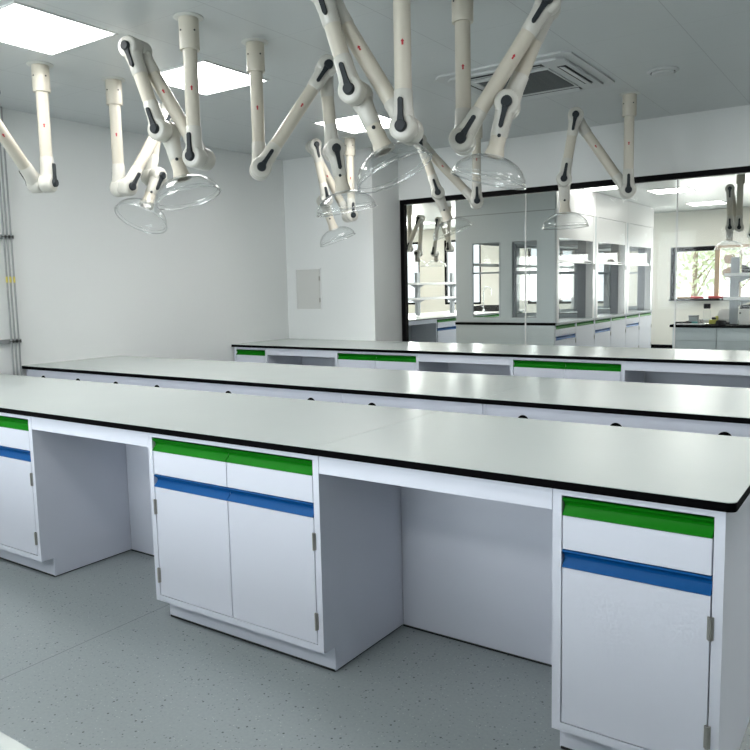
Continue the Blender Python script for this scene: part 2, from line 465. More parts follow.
# ------------------------------------------------------------------ extraction arms
DOFF = .077
def lever(parent, c, n, d, fl=1.0):
    """charcoal clamp lever: round knob at c on a face of normal n, handle along d"""
    c, n, d = Vector(c), Vector(n).normalized(), Vector(d).normalized()
    s = n.cross(d); b = MB(); t = bmesh.new()
    pts = []
    for i in range(13):
        a = math.radians(35 + 290*i/12); pts.append((math.cos(a)*.0265, math.sin(a)*.0265))
    pts += [(.05, -.0115), (.110, -.0105), (.117, -.006), (.119, 0), (.117, .006), (.110, .0105), (.05, .0115)]
    A = [t.verts.new(c + d*x + s*y) for x, y in pts]; B = [t.verts.new(c + d*x*.98 + s*y*.9 + n*.013) for x, y in pts]
    t.faces.new(A); t.faces.new(B)
    for i in range(len(pts)):
        j = (i+1) % len(pts); t.faces.new((A[i], A[j], B[j], B[i]))
    bmesh.ops.recalc_face_normals(t, faces=t.faces)
    b.merge(t); b.lathe([(.024, 0), (.024, .016), (.021, .019), (0, .019)], c, n, 20)
    return b.build('clamp_lever', LEVER, parent, smooth=40)
def member_end(parent, J, d, s):
    """ivory elbow housing: rounded disc at the joint and a sleeve gripping the tube"""
    J, d, s = Vector(J), Vector(d).normalized(), Vector(s).normalized()
    b = MB(); h = .040
    b.lathe([(0, -h), (.044, -h), (.053, -h+.004), (.058, -h+.013), (.058, h-.013), (.053, h-.004), (.044, h), (0, h)], J, s, 32)
    b.lathe([(.050, .0), (.0475, .035), (.0415, .085), (.0400, .150), (.0375, .154), (.0, .154)], J, d, 28)
    for v in b.bm.verts:            # flat cheeks where the levers sit
        k = (v.co-J).dot(s)
        if abs(k) > .0398: v.co -= s*(k-math.copysign(.0398, k))
    return b.build('elbow_housing', IVORY, parent, smooth=40)
def sticker(parent, c, n, up):
    c, n, up = Vector(c), Vector(n).normalized(), Vector(up).normalized(); s = n.cross(up)
    b = MB(); t = bmesh.new()
    pts = [(-.004, -.012), (.004, -.012), (.004, .002), (.008, .002), (0, .013), (-.008, .002), (-.004, .002)]
    A = [t.verts.new(c + s*x + up*y) for x, y in pts]; B = [t.verts.new(c + s*x + up*y + n*.0016) for x, y in pts]
    t.faces.new(A[::-1]); t.faces.new(B)
    for i in range(len(pts)): t.faces.new((A[i], A[(i+1) % 7], B[(i+1) % 7], B[i]))
    b.merge(t); return b.build('arrow_sticker', RED, parent, smooth=0)
CAMP = Vector((.3093, -1.9783, 1.3913))
def extraction_arm(label, p, group, zc=ZC, detail=True, cat='fume extraction arm'):
    x, y, z1, th, f1, f2, f3, L1, L2, L3 = p
    t = thing('extraction_arm', label, 'extraction arm', (x, y, zc), 0, group)
    O = Vector((x, y, zc)); Z = Vector((0, 0, 1))
    h = Vector((math.cos(th), math.sin(th), 0)); s = Vector((math.sin(th), -math.cos(th), 0))
    D1 = h*math.cos(f1)+Z*math.sin(f1); D2 = h*math.cos(f2)+Z*math.sin(f2); D3 = h*math.cos(f3)+Z*math.sin(f3)
    P1 = Vector((x, y, z1))-O; P2 = P1+D1*L1; P3 = P2+D2*L2; o = s*DOFF; P4 = P3+D3*L3
    MB().lathe([(0, 0), (.076, 0), (.077, -.003), (.072, -.006), (.055, -.008), (0, -.008)], (0, 0, 0), Z, 36).build('ceiling_flange', CEILM, t)
    MB().lathe([(.0, -.008), (.050, -.008), (.051, -.014), (.051, -.158), (.049, -.164), (.0385, -.164), (0, -.164)], (0, 0, 0), Z, 32).build('mounting_sleeve', CREAM, t)
    R = .0365
    MB().cyl((0, 0, -.164), P1+Z*.05, R, n=28).build('post_tube', CREAM, t)
    MB().cyl(P1+o+D1*.05, P2+o-D1*.05, R, n=28).build('arm_tube', CREAM, t)
    MB().cyl(P2+D2*.05, P3-D2*.05, R, n=28).build('arm_tube', CREAM, t)
    for J, d in ((P1, Z), (P1+o, D1), (P2+o, -D1), (P2, D2), (P3, -D2), (P3+o, D3)): member_end(t, J, d, s)
    # snout: tapered neck with a dark bolt, then the clear dome
    nb = MB(); N0 = P3+o
    nb.lathe([(.0, .05), (.0365, .05), (.0375, L3-.05), (.042, L3-.03), (.046, L3-.012), (.048, L3), (.040, L3), (.036, L3-.02), (0, L3-.02)], N0, D3, 30)
    neck = nb.build('snout_tube', CREAM, t)
    for J, n, d in ((P1+o+s*.0398, s, D1), (P2+o+s*.0398, s, -D1), (P3+o+s*.0398, s, D3),
                    (P1-s*.0398, -s, Z), (P2-s*.0398, -s, D2), (P3-s*.0398, -s, -D2)):
        lever(t, J, n, d)
    H0 = P4+o
    rim = .176; hh = .112; prof = []
    for i in range(15):
        a = math.radians(4 + 86*i/14)
        prof.append((.042 + (rim-.042)*math.sin(a)**1.15, hh*(1-math.cos(a))))
    inner = [(max(r-.0028, .03), z+.0012) for r, z in prof][::-1]
    dm = MB(); dm.lathe(prof+[(rim+.0, hh+.003), (rim-.0028, hh+.003)]+inner+[prof[0]], H0-D3*.004, D3, 44, cap=False)
    dome = dm.build('clear_dome', CLEAR, t, smooth=60)
    rb = MB(); rb.torus(H0+D3*(hh-.004), D3, rim+.002, .0038, 48, 8); rb.torus(H0+D3*(hh-.022), D3, rim-.007, .0016, 48, 6)
    rb.build('dome_rim', RIMC, dome, smooth=60)
    MB().lathe([(.030, 0), (.046, 0), (.050, .004), (.050, .010), (.030, .010)], H0-D3*.008, D3, 28, cap=False).build('dome_collar', IVORY, dome)
    if detail:
        tocam = (CAMP-O); 
        n = Vector((tocam.x, tocam.y, 0)).normalized()
        sticker(t, P1+Z*.34+n*(R-.0003), n, Z)
        c1 = P1+o+D1*.42; n1 = (CAMP-(O+c1)); n1 = (n1-D1*n1.dot(D1)).normalized()
        sticker(t, c1+n1*(R-.0003), n1, D1)
        c3 = N0+D3*(L3*.62); n3 = (CAMP-(O+c3)); n3 = (n3-D3*n3.dot(D3)).normalized()
        MB().lathe([(0, -.002), (.0085, -.002), (.0085, .004), (.006, .006), (0, .006)], c3+n3*.0367, n3, 16).build('bolt', LEVER, neck)
        for a in (.55, -.9):
            nn = Vector((math.cos(math.atan2(n.y, n.x)+a), math.sin(math.atan2(n.y, n.x)+a), 0))
            MB().lathe([(0, 0), (.0048, 0), (.0048, .003), (0, .003)], Vector((0, 0, -.075))+nn*.0515, nn, 10).build('screw', LEVER, t)
    return t
ARMS = {'A': [-4.0794, 0.842, 2.0803, 5.218, 0.6217, -0.45, -1.4, 0.6978, 0.465, 0.255], 'B': [-4.0185, 1.3225, 2.0885, 1.657, 0.945, -1.8476, -2.1008, 0.6968, 0.4806, 0.2436], 'C': [-2.7611, 0.8447, 2.0892, 3.3668, 1.0151, -1.9179, -1.8554, 0.6995, 0.4659, 0.2591], 'D': [-2.7706, 1.3438, 2.08, 0.843, 0.9631, -1.5004, -1.4012, 0.6962, 0.4619, 0.2461], 'E': [-1.4708, 0.8445, 2.0665, 3.3907, 1.0306, -1.8681, -2.0, 0.7055, 0.45, 0.277], 'F': [-1.4543, 1.3523, 2.0735, 0.3744, 0.9748, -1.9731, -1.8211, 0.6987, 0.4657, 0.2462], 'G': [-1.431, 3.94, 2.0827, 3.4882, 0.9787, -1.396, -1.6013, 0.6953, 0.4752, 0.2525], 'H': [-4.004, 3.9107, 2.0744, 4.1867, 1.0648, -1.7619, -1.9396, 0.7154, 0.4981, 0.2778], 'I': [-2.7014, 3.9383, 2.1038, 3.65, 0.8289, -1.8929, -1.9251, 0.7027, 0.46, 0.2465]}
ALAB = {
 'A': 'cream extraction arm cut by the left edge of the photo below a light panel',
 'B': 'cream extraction arm with the leftmost clear dome, folded behind a neighbouring arm',
 'C': 'cream extraction arm whose post crosses the left wall-side light panel, dome tilted right',
 'D': 'cream extraction arm reaching up right from a post beside the glowing ceiling panel',
 'E': 'cream extraction arm at top centre with the most steeply tilted large dome',
 'F': 'cream extraction arm reaching up in front of the ceiling air conditioner, wide dome',
 'G': 'cream extraction arm over the farthest bench with a level dome, below the round ceiling vent',
 'H': 'distant whitish extraction arm below the third light panel, in front of the wall pier',
 'I': 'distant cream extraction arm with tilted dome before the window frame corner'}
for k in 'ABCDEFGHI': extraction_arm(ALAB[k], ARMS[k], 'extraction arms in the front room')

# ------------------------------------------------------------------ ceiling fittings
def light_panel(x, y, label, group, m=LAMP, w=.58, d=.56):
    t = thing('light_panel', label, 'ceiling light', (x, y, ZC), 0, group)
    b = MB(); f = .012
    b.box(-w/2-f, w/2+f, -d/2-f, -d/2, -.008, 0); b.box(-w/2-f, w/2+f, d/2, d/2+f, -.008, 0)
    b.box(-w/2-f, -w/2, -d/2, d/2, -.008, 0); b.box(w/2, w/2+f, -d/2, d/2, -.008, 0)
    b.build('trim_frame', FRLIT, t, smooth=0)
    MB().box(-w/2, w/2, -d/2, d/2, -.005, 0).build('diffuser', m, t, smooth=0)
LG = 'square light panels in the front room ceiling'
light_panel(-3.54, .48, 'square glowing ceiling panel cut by the upper left corner of the photo', LG)
light_panel(-3.54, 1.68, 'square glowing ceiling panel behind the cream posts, second from the left', LG)
light_panel(-3.54, 3.46, 'square glowing ceiling panel farthest away, partly hidden by a cream arm', LG)
for x, y in ((.42, .48), (.42, 1.68), (.42, 3.46), (-3.54, -1.3), (-3.54, -3.1), (-1.56, -1.3), (-1.56, -3.1), (.42, -3.1), (2.4, 1.68), (2.4, 3.46)):  # unseen panels; those farthest right added to brighten left wall and pier return
    light_panel(x, y, 'square unseen ceiling panel lighting the front room', LG)

def cassette(x, y):
    t = thing('air_conditioner_cassette', 'square white ceiling air conditioner with dark louvred grille behind the cream arms', 'air conditioner', (x, y, ZC))
    S, c = .475, .05
    P = [(-S+c, -S), (S-c, -S), (S, -S+c), (S, S-c), (S-c, S), (-S+c, S), (-S, S-c), (-S, -S+c)]
    b = MB()
    b.prism(P, 'z', -.012, 0)
    Q = [(q*.87, w*.87) for q, w in P]; b.prism(Q, 'z', -.026, -.012, .004)
    b.build('fascia', ACW, t, smooth=0)
    g = MB(); G = .255
    g.box(-G, G, -G, G, -.0275, -.024)
    gr = g.build('grille', ACG, t, smooth=0)
    s = MB()
    for k in range(17):
        yy = -G+.015+k*(2*G-.03)/16
        s.box(-G+.01, G-.01, yy-.007, yy+.004, -.033, -.0275)
    s.build('slat', ACG, gr, smooth=0)
    b2 = MB(); e = .012
    for a in ((-G-e, G+e, -G-e, -G), (-G-e, G+e, G, G+e), (-G-e, -G, -G, G), (G, G+e, -G, G)): b2.box(*a, -.034, -.024)
    b2.build('grille_frame', ACW, t, smooth=0)
    for k in range(4):
        m = Matrix.Rotation(k*PI/2, 4, 'Z')
        def rb(name, mt, x0, x1, y0, y1, z0, z1, bev=0):
            q = MB(); q.box(x0, x1, y0, y1, z0, z1, bev); bmesh.ops.transform(q.bm, matrix=m, verts=q.bm.verts)
            return q.build(name, mt, t)
        sl = rb('air_slot', DARK, -.26, .26, .318, .376, -.0275, -.0255)
        fl = MB(); fl.prism([(.325, -.027), (.331, -.029), (.371, -.040), (.369, -.034)], 'x', -.25, .25)
        bmesh.ops.transform(fl.bm, matrix=m, verts=fl.bm.verts); fl.build('louvre_flap', ACW, sl)
cassette(-1.88, 3.08)
t = thing('ceiling_vent', 'small round white vent in the ceiling right of the air conditioner', 'vent', (-1.07, 3.45, ZC))
MB().lathe([(0, 0), (.100, 0), (.102, -.005), (.094, -.012), (.080, -.014), (.080, -.006), (0, -.006)], (0, 0, 0), (0, 0, 1), 36).build('ring', ACW, t)
MB().lathe([(.068, -.0065), (.0795, -.0065), (.0795, -.0055), (.068, -.0055)], (0, 0, 0), (0, 0, 1), 36, cap=False).build('gap_shade_ring', DARK, t)  # dark ring paints in the shade of the groove around the cap
MB().lathe([(.050, -.006), (.072, -.014), (.066, -.024), (.0, -.026)], (0, 0, 0), (0, 0, 1), 36, cap=False).build('centre_cap', ACW, t)

# ------------------------------------------------------------------ wall fittings
t = thing('distribution_box', 'grey flush electrical box door with two hinges on the back wall pier', 'electrical box', (-4.992, YP, 1.392))
b = MB(); w, h, e = .165, .214, .012
for a in ((-w-e, w+e, -h-e, -h), (-w-e, w+e, h, h+e)): b.box(a[0], a[1], -.008, 0, a[2], a[3])
b.box(-w-e, -w, -.008, 0, -h, h); b.box(w, w+e, -.008, 0, -h, h)
b.build('box_frame', ALU, t, smooth=0)
MB().box(-w+.003, w-.003, -.010, 0, -h+.003, h-.003, .002, 1).build('box_door', mat('box_grey', (.62, .625, .60), .45, noise=.01), t)
for z in (.112, -.118):
    MB().box(w-.012, w+.004, -.018, -.008, z-.024, z+.024, .002, 1).build('hinge', HINGE, t)
PY = [1.20, 1.228, 1.258]
for i, y in enumerate(PY):
    lab = ['galvanised conduit on the left wall, leftmost of three', 'galvanised conduit on the left wall, middle one of three', 'galvanised conduit on the left wall, rightmost of three'][i]
    t = thing('conduit_pipe', lab, 'pipe', (XW+.044, y, 0), 0, 'conduits on the left wall')
    MB().cyl((0, 0, .02), (0, 0, ZC-.002), .0068, n=14).build('pipe', GALV, t)
    MB().cyl((0, 0, 1.49), (0, 0, 1.535), .0078, n=14).build('yellow_band', YEL, t)
for z, lab in ((1.832, 'upper steel strut clamp holding the conduits to the left wall'), (1.045, 'lower steel strut clamp holding the conduits to the left wall, above the bench')):
    t = thing('strut_channel', lab, 'bracket', (XW, 1.0, z), 0, 'conduit brackets')
    MB().box(0, .035, -.5, .287, -.016, .016, .003, 1).build('channel', GALV, t)
    for y in PY:
        k = MB(); k.torus((.044, y-1.0, 0), (0, 0, 1), .012, .0035, 20, 8); k.box(.036, .058, y-1.0+.010, y-1.0+.014, -.008, .008)
        k.build('clamp', DARK, t)

# ------------------------------------------------------------------ far room: fume hoods
HX = -3.66
def hood_cabinet(w, blue, label, loc, rz, group):
    t = thing('hood_base_cabinet', label, 'cabinet', loc, rz, group)
    b = MB(); b.box(0, w, .02, .74, .09, .815); b.box(0, .02, 0, .02, .09, .815); b.box(w-.02, w, 0, .02, .09, .815); b.box(.02, w-.02, 0, .02, .09, .11)
    b.build('carcass', STEEL, t, smooth=0)
    MB().box(.002, w-.002, .07, .73, 0, .09).build('toe_kick', STEEL, t, smooth=0)
    dz = .60 if blue else .75
    if blue:
        dr = MB().box(.023, w-.023, 0, .018, .662, .757, .001, 1).build('drawer', STEEL, t); pull(.023, w-.023, .757, GREEN, dr)
    do = MB().box(.023, w-.023, 0, .018, .114, dz if blue else .757, .001, 1).build('door', STEEL, t)
    pull(.023, w-.023, dz if blue else .757, BLUE if blue else GREEN, do)
    for z in (.55, .2): hinge(w-.0215, z, do)
    return t
def fume_hood(label, loc, rz, group, L=1.655):
    t = thing('fume_hood', label, 'fume hood', loc, rz, group)
    D, Z0, Z1, ZT = .775, .85, 2.03, ZC-.004
    MB().box(0, L, -.015, D, .815, .85, .003, 1).build('hood_worktop', GREYP, t)
    for x0, x1 in ((0, .035), (L-.035, L)):     # side panels with a glazed opening
        s = MB(); a, c, z0, z1 = .26, .70, .91, 2.01
        s.box(x0, x1, .0, a, Z0, ZT); s.box(x0, x1, c, D, Z0, ZT); s.box(x0, x1, a, c, Z0, z0); s.box(x0, x1, a, c, z1, ZT)
        sp = s.build('side_panel', LGREY, t, smooth=0)
        m = MB(); m.box(x0+.008, x1-.008, a, c, z0, z0+.018); m.box(x0+.008, x1-.008, a, c, z1-.018, z1)
        m.box(x0+.008, x1-.008, a, c, 1.56, 1.585); m.build('glazing_bar', GREYP, sp, smooth=0)
        MB().box((x0+x1)/2-.003, (x0+x1)/2+.003, a, c, z0+.018, z1-.018).build('side_glass', HGLASS, sp, smooth=0)
    p = MB(); p.box(.035, .115, -.004, .11, Z0, ZT); p.box(L-.115, L-.035, -.004, .11, Z0, ZT)
    p.build('front_post', HWHITE, t, smooth=0)
    u = MB(); u.box(.115, L-.115, .0, .02, Z1, 2.41); u.build('lower_fascia', HWHITE, t, smooth=0)
    MB().box(0.0, L, -.008, .0, 2.415, ZT).build('upper_fascia', HWHITE, t, smooth=0)
    MB().box(.115, L-.115, .05, D, 2.06, 2.08).build('hood_roof', HWHITE, t, smooth=0)
    li = MB(); li.box(.035, .06, .11, .26, Z0, 2.06); li.box(.035, .06, .64, D-.02, Z0, 2.06); li.box(L-.06, L-.035, .11, .26, Z0, 2.06); li.box(L-.06, L-.035, .70, D-.03, Z0, 2.06)
    li.build('liner', LINER, t, smooth=0)
    g = MB(); g.box(.12, L-.12, .035, .041, 1.735, 2.03); sg = g.build('sash_glass', HGLASS, t, smooth=0)
    MB().box(.118, L-.118, .02, .055, 1.69, 1.735, .004, 1).build('sash_bar', HWHITE, sg)
    MB().box(L-.45, L-.16, .014, .021, 1.703, 1.722).build('sash_grip', DARK, sg, smooth=0)
    bk = MB(); bk.box(.06, .09, D-.03, D-.012, Z0, 2.06); bk.box(L-.09, L-.06, D-.03, D-.012, Z0, 2.06); bk.box(.09, L-.09, D-.03, D-.012, Z0, .90); bk.box(.09, L-.09, D-.03, D-.012, 2.0, 2.06)
    bk.build('rear_frame', LGREY, t, smooth=0)
    MB().box(.09, L-.09, D-.024, D-.018, .90, 2.0).build('rear_glass', HGLASS, t, smooth=0)
    sw = MB(); sw.box(L-.092, L-.06, -.012, -.004, 1.60, 1.69, .002, 1); sw.build('switch_plate', DARK, t)
    so = MB()
    for z in (1.22, 1.06): so.box(L-.098, L-.054, -.010, -.004, z, z+.06, .002, 1)
    so.build('socket', HWHITE, t)
    return t
HG, HB = 'fume hoods in the far room', 'cabinets under the fume hoods'
HL = ['white fume hood facing right, nearest to the partition window in the far room',
      'white fume hood in the far room, middle one of the row facing right',
      'white fume hood in the far room, farthest of the row facing right',
      'fume hood facing left behind the nearest hood, glazed side toward the partition',
      'fume hood facing left, middle of the hidden row', 'fume hood facing left, farthest of the hidden row']
h0 = fume_hood(HL[0], (HX, 8.2, 0), PI/2, HG)
for i in (1, 2): dup(h0, HL[i], (HX, 8.2+1.66*i, 0), PI/2, HG)
for i in range(3): dup(h0, HL[3+i], (HX-1.56, 8.2+1.66*i+1.655, 0), -PI/2, HG)
ordn = ['nearest to the partition window', 'second from the partition window', 'third from the partition window', 'fourth from the partition window', 'fifth from the partition window', 'farthest from the partition window']
c0 = c1 = None
for i in range(6):
    blue = i % 2 == 0; y = 8.2+.83*i
    lab = ('white cabinet with green and blue pulls under the fume hoods, ' if blue else 'white cabinet with only a green pull under the fume hoods, ')+ordn[i]
    src = c0 if blue else c1
    if src is None:
        o = hood_cabinet(.825, blue, lab, (HX, y, 0), PI/2, HB)
        if blue: c0 = o
        else: c1 = o
    else: dup(src, lab, (HX, y, 0), PI/2, HB)
    dup(c0 if i % 2 == 0 else c1, 'white cabinet under the left-facing fume hoods, '+ordn[i], (HX-1.56, y+.825, 0), -PI/2, 'cabinets under the left-facing hoods')
# end panel closing the hood row towards the partition window
t = thing('end_panel', 'pale blue-grey end panel of the fume hood row below its black worktop edge', 'panel', (HX-.78, 8.19, 0))
b = MB(); b.box(-.775, .775, -.018, .005, 0, .813); b.build('panel_sheet', CLAD, t, smooth=0)
b = MB(); b.box(-.775, .775, -.024, -.018, .62, .813); b.build('upper_band', CLAD, t, smooth=0)
MB().box(-.785, .785, -.030, .002, .8135, .8505).build('black_edge', BLACK, t, smooth=0)
t = thing('hood_end_cladding', 'tall pale blue-grey cladding with two glazed openings on the end of the fume hood row', 'panel', (HX-.78, 8.195, 0))
b = MB()
for a in ((-.775, -.50), (-.04, .13), (.51, .775)): b.box(a[0], a[1], -.02, 0, .852, ZC-.004)
for a in ((-.50, -.04), (.13, .51)): b.box(a[0], a[1], -.02, 0, .852, .92); b.box(a[0], a[1], -.02, 0, 2.005, ZC-.004)
b.build('cladding_sheet', CLAD, t, smooth=0)
b = MB(); b.box(-.775, .775, -.023, -.02, 2.405, 2.415); b.build('panel_line', GREYP, t, smooth=0)  # thin grey line across the cladding, level with the fascia joint

# ------------------------------------------------------------------ far room: left laboratory bench
def rack(label, loc, rz, L, group, posts, shelves):
    t = thing('reagent_rack', label, 'shelf rack', loc, rz, group)
    for x in posts:
        MB().box(x-.05, x+.05, -.03, .03, .8503, 1.66).build('upright', GREYP, t, smooth=0)
        for z in shelves:
            MB().prism([(-.16, z-.012), (.16, z-.012), (.04, z-.07), (-.04, z-.07)], 'x', x-.006, x+.006).build('bracket', GREYP, t, smooth=0)
    for z in shelves:
        sh = MB().box(0, L, -.17, .17, z-.012, z, .002, 1).build('shelf', HWHITE, t)
        e = MB(); e.box(0, L, -.172, -.168, z, z+.03); e.box(0, L, .168, .172, z, z+.03); e.build('guard_rail', ALU, sh, smooth=0)
    return t
LB = -6.5
t = thing('laboratory_bench', 'white bench along the left of the far room with a grey knee space', 'bench', (LB, 7.2, 0), PI/2)
# local x runs into the room (world +y), local +y is world -x
MB().box(0, 6.4, -.02, 1.5, .822, .845, .003, 1).build('bench_top', HWHITE, t)
MB().box(0, 6.4, -.021, -.0205, .822, .832).build('edge_strip', BLACK, t, smooth=0)
c = MB(); c.box(0, .9, .02, 1.45, .1, .822); c.box(2.62, 6.4, .02, 1.45, .1, .822); c.box(.9, 2.62, .55, 1.45, .0, .822); c.box(.9, 2.62, .0, .02, .75, .822)
c.build('carcass', STEEL, t, smooth=0)
MB().box(.95, 2.6, .53, .549, .01, .75).build('knee_back_panel', GREYP, t, smooth=0)
k = MB(); k.box(0, .9, .07, 1.4, 0, .1); k.box(2.62, 6.4, .07, 1.4, 0, .1); k.build('toe_kick', STEEL, t, smooth=0)
for i in range(4):
    x0 = 2.65+i*.93
    dr = MB().box(x0, x0+.9, 0, .019, .66, .752, .001, 1).build('drawer', STEEL, t); pull(x0, x0+.9, .752, GREEN, dr)
    do = MB().box(x0, x0+.9, 0, .019, .12, .60, .001, 1).build('door', STEEL, t); pull(x0, x0+.9, .60, BLUE, do)
rack('tall grey two-shelf rack on the left bench of the far room', (LB-.72, 7.3, 0), PI/2, 4.6, 'reagent racks', (1.9, 3.05, 4.4), (1.16, 1.44))
t = thing('sink', 'black sink tank at the end of the left bench of the far room', 'sink', (-6.98, 13.05, 0))
sk = MB(); sk.box(-.45, .45, -.35, .35, .8455, .86); sk.box(-.45, -.41, -.35, .35, .86, .96); sk.box(.41, .45, -.35, .35, .86, .96); sk.box(-.41, .41, .31, .35, .86, .96); sk.box(-.41, .41, -.35, -.31, .86, .96)
sk.build('basin', SINKB, t, smooth=0)
def arcp(c, r, a0, a1, n, ax): return [Vector(c)+Vector(ax)*r*math.cos(a0+(a1-a0)*i/n)+Vector((0, 0, 1))*r*math.sin(a0+(a1-a0)*i/n) for i in range(n+1)]
t = thing('faucet', 'chrome gooseneck tap standing at the black sink seen through the hood side glass', 'tap', (-6.94, 12.55, .8455))
fb = MB(); pts = [Vector((0, 0, .0)), Vector((0, 0, .43))]+arcp((.09, 0, .43), .09, PI, 0, 10, (1, 0, 0))+[Vector((.18, 0, .34))]
fb.tube(pts, .012, 12); fb.lathe([(0, 0), (.035, 0), (.03, .03), (.016, .05), (0, .05)], (0, 0, 0), (0, 0, 1), 20); fb.build('spout', CHROME, t)
MB().tube([Vector((0, 0, .09)), Vector((0, -.09, .11))], .008, 10).build('tap_handle', CHROME, t)

# far-room arms
extraction_arm('folded extraction arm in the far room nearest the left end of the partition window', [-6.78, 9.4, 2.05, .05, 1.13, -1.66, -1.57, .56, .59, .12], 'extraction arms in the far room', detail=False)
extraction_arm('folded extraction arm in the far room seen above the white shelf rack', [-6.34, 10.0, 2.05, 3.1, 1.17, -1.40, -1.57, .56, .59, .12], 'extraction arms in the far room', detail=False)
extraction_arm('folded extraction arm in the far room nearest the right edge of the photo', [-1.48, 9.0, 2.07, 3.3, 1.33, -1.6, -1.55, .52, .50, .17], 'extraction arms in the far room', detail=False)
extraction_arm('extraction arm in the far room cut by the right edge of the photo', [-1.16, 9.9, 2.06, 3.0, 1.05, -1.5, -1.5, .55, .52, .17], 'extraction arms in the far room', detail=False)

# ------------------------------------------------------------------ far room: island on the right
IX0, IX1, IY0, IY1 = -2.04, .6, 7.98, 9.4
t = thing('island_bench', 'pale blue-grey island bench with a black worktop at the right of the far room', 'bench', (IX0, IY0, 0))
MB().box(-.03, IX1-IX0, -.03, IY1-IY0, .822, .853, .003, 1).build('bench_top', BLACK, t)
c = MB(); c.box(0, IX1-IX0, .02, IY1-IY0-.03, .0, .822); c.build('carcass', GREYP, t, smooth=0)
for a, b in ((0, .51), (.514, 1.3), (1.304, 2.1), (2.104, 2.64)):
    MB().box(a+.002, b-.002, 0, .02, .66, .815).build('front_panel', LGREY, t, smooth=0)
    MB().box(a+.002, b-.002, 0, .02, .1, .655).build('front_panel', LGREY, t, smooth=0)
IT = .8532
t = thing('reagent_rack', 'grey rack with two posts standing on the black island worktop at the right', 'shelf rack', (-1.40, 8.34, 0), 0, 'reagent racks')
for x in (0, .62):
    MB().box(x-.048, x+.048, -.03, .03, IT, 1.67).build('upright', GREYP, t, smooth=0)
for z in (1.16, 1.45):
    sh = MB().box(-.10, 1.1, -.15, .15, z-.012, z, .002, 1).build('shelf', HWHITE, t)
    e = MB(); e.box(-.10, 1.1, -.152, -.148, z, z+.028); e.build('guard_rail', ALU, sh, smooth=0)
    for x in (0, .62):
        MB().prism([(x-.05, z-.012), (x+.22, z-.012), (x+.05, z-.09), (x-.05, z-.09)], 'y', -.006, .006).build('bracket', GREYP, t, smooth=0)
def small(name, label, cat, loc, parts, group=None, rz=0):
    t = thing(name, label, cat, loc, rz, group)
    for nm, m, fn in parts:
        b = MB(); fn(b); b.build(nm, m, t)
    return t
TG = 'clutter on the island worktop'
small('storage_box', 'small grey box among the clutter on the black island worktop', 'box', (-1.86, 8.3, IT),
      [('box_body', GREYP, lambda b: b.box(-.05, .05, -.06, .06, 0, .085, .006)), ('box_lid', LINER, lambda b: b.box(-.053, .053, -.063, .063, .085, .105, .006))], TG)
small('reagent_bottle', 'clear bottle with a tall black cap on the black island worktop', 'bottle', (-1.705, 8.3, IT),
      [('bottle_body', CLEAR, lambda b: b.lathe([(0, 0), (.042, 0), (.045, .006), (.045, .15), (.036, .175), (.036, .19), (0, .19)], (0, 0, 0), (0, 0, 1), 24)),
       ('bottle_cap', DARK, lambda b: b.lathe([(.038, .19), (.040, .195), (.040, .245), (.036, .25), (0, .25)], (0, 0, 0), (0, 0, 1), 24)),
       ('bottle_base', PAPER, lambda b: b.lathe([(.0455, .01), (.0458, .05), (.044, .05), (.044, .01)], (0, 0, 0), (0, 0, 1), 24, cap=False))], TG)
small('hand_tool', 'yellow and black hand tool lying on the black island worktop', 'tool', (-1.59, 8.22, IT),
      [('tool_body', YELT, lambda b: (b.box(-.07, .03, -.03, .03, 0, .055, .012), b.box(.0, .035, -.025, .025, .05, .10, .01))),
       ('tool_grip', DARK, lambda b: (b.box(-.04, .02, -.028, .028, .055, .085, .01), b.cyl((.03, 0, .03), (.11, 0, .03), .018, .012)))], TG)
small('marker_pen', 'black and teal pen lying on the island worktop left of the bottle', 'pen', (-1.92, 8.12, IT),
      [('pen_barrel', DARK, lambda b: b.cyl((-.12, 0, .016), (.07, .02, .016), .015, n=14)), ('pen_cap', TEAL, lambda b: b.cyl((.07, .02, .016), (.14, .027, .016), .017, n=14))], TG, .1)
small('paper_stack', 'flat white paper stack on the island worktop in front of the bottle', 'paper', (-1.84, 8.04, IT),
      [('sheet', PAPER, lambda b: b.box(-.16, .16, -.05, .05, 0, .012, .002, 1))], TG)
small('cable_coil', 'coil of black cable beside the yellow tool on the island worktop', 'cable', (-1.50, 8.1, IT),
      [('coil', DARK, lambda b: [b.torus((0, 0, .012+.014*k), (.02*(k-1), .05, 1), .06-.004*k, .008, 24, 8) for k in range(3)]), ('plug', LEVER, lambda b: b.box(.05, .10, -.03, .0, 0, .03, .005))], TG)
small('document_tray', 'white sloped tray on the island worktop right of the yellow tool', 'tray', (-1.50, 8.52, IT),
      [('tray_shell', PAPER, lambda b: b.prism([(-.15, 0), (.10, 0), (.10, .17), (.085, .17), (-.15, .06)], 'x', -.11, .08))], TG)
small('dispenser', 'white dispenser box with a dark top at the right end of the island worktop', 'dispenser', (-1.26, 8.18, IT),
      [('dispenser_body', PAPER, lambda b: b.box(-.05, .09, -.05, .05, 0, .19, .006)), ('dispenser_lid', LEVER, lambda b: (b.box(-.045, .085, -.045, .045, .19, .215, .01), b.cyl((-.04, 0, .22), (.10, 0, .235), .014, n=12))),
       ('dispenser_button', DARK, lambda b: b.lathe([(0, 0), (.010, 0), (.010, .006), (0, .006)], (-.035, -.05, .14), (0, -1, 0), 14))], TG)
small('storage_bin', 'dark open bin on the upper shelf of the island rack', 'bin', (-1.25, 8.27, 1.4502),
      [('bin_body', DARK, lambda b: b.prism([(-.05, 0), (.05, 0), (.06, .07), (-.06, .13)], 'y', -.05, .05))], 'things on the island rack')
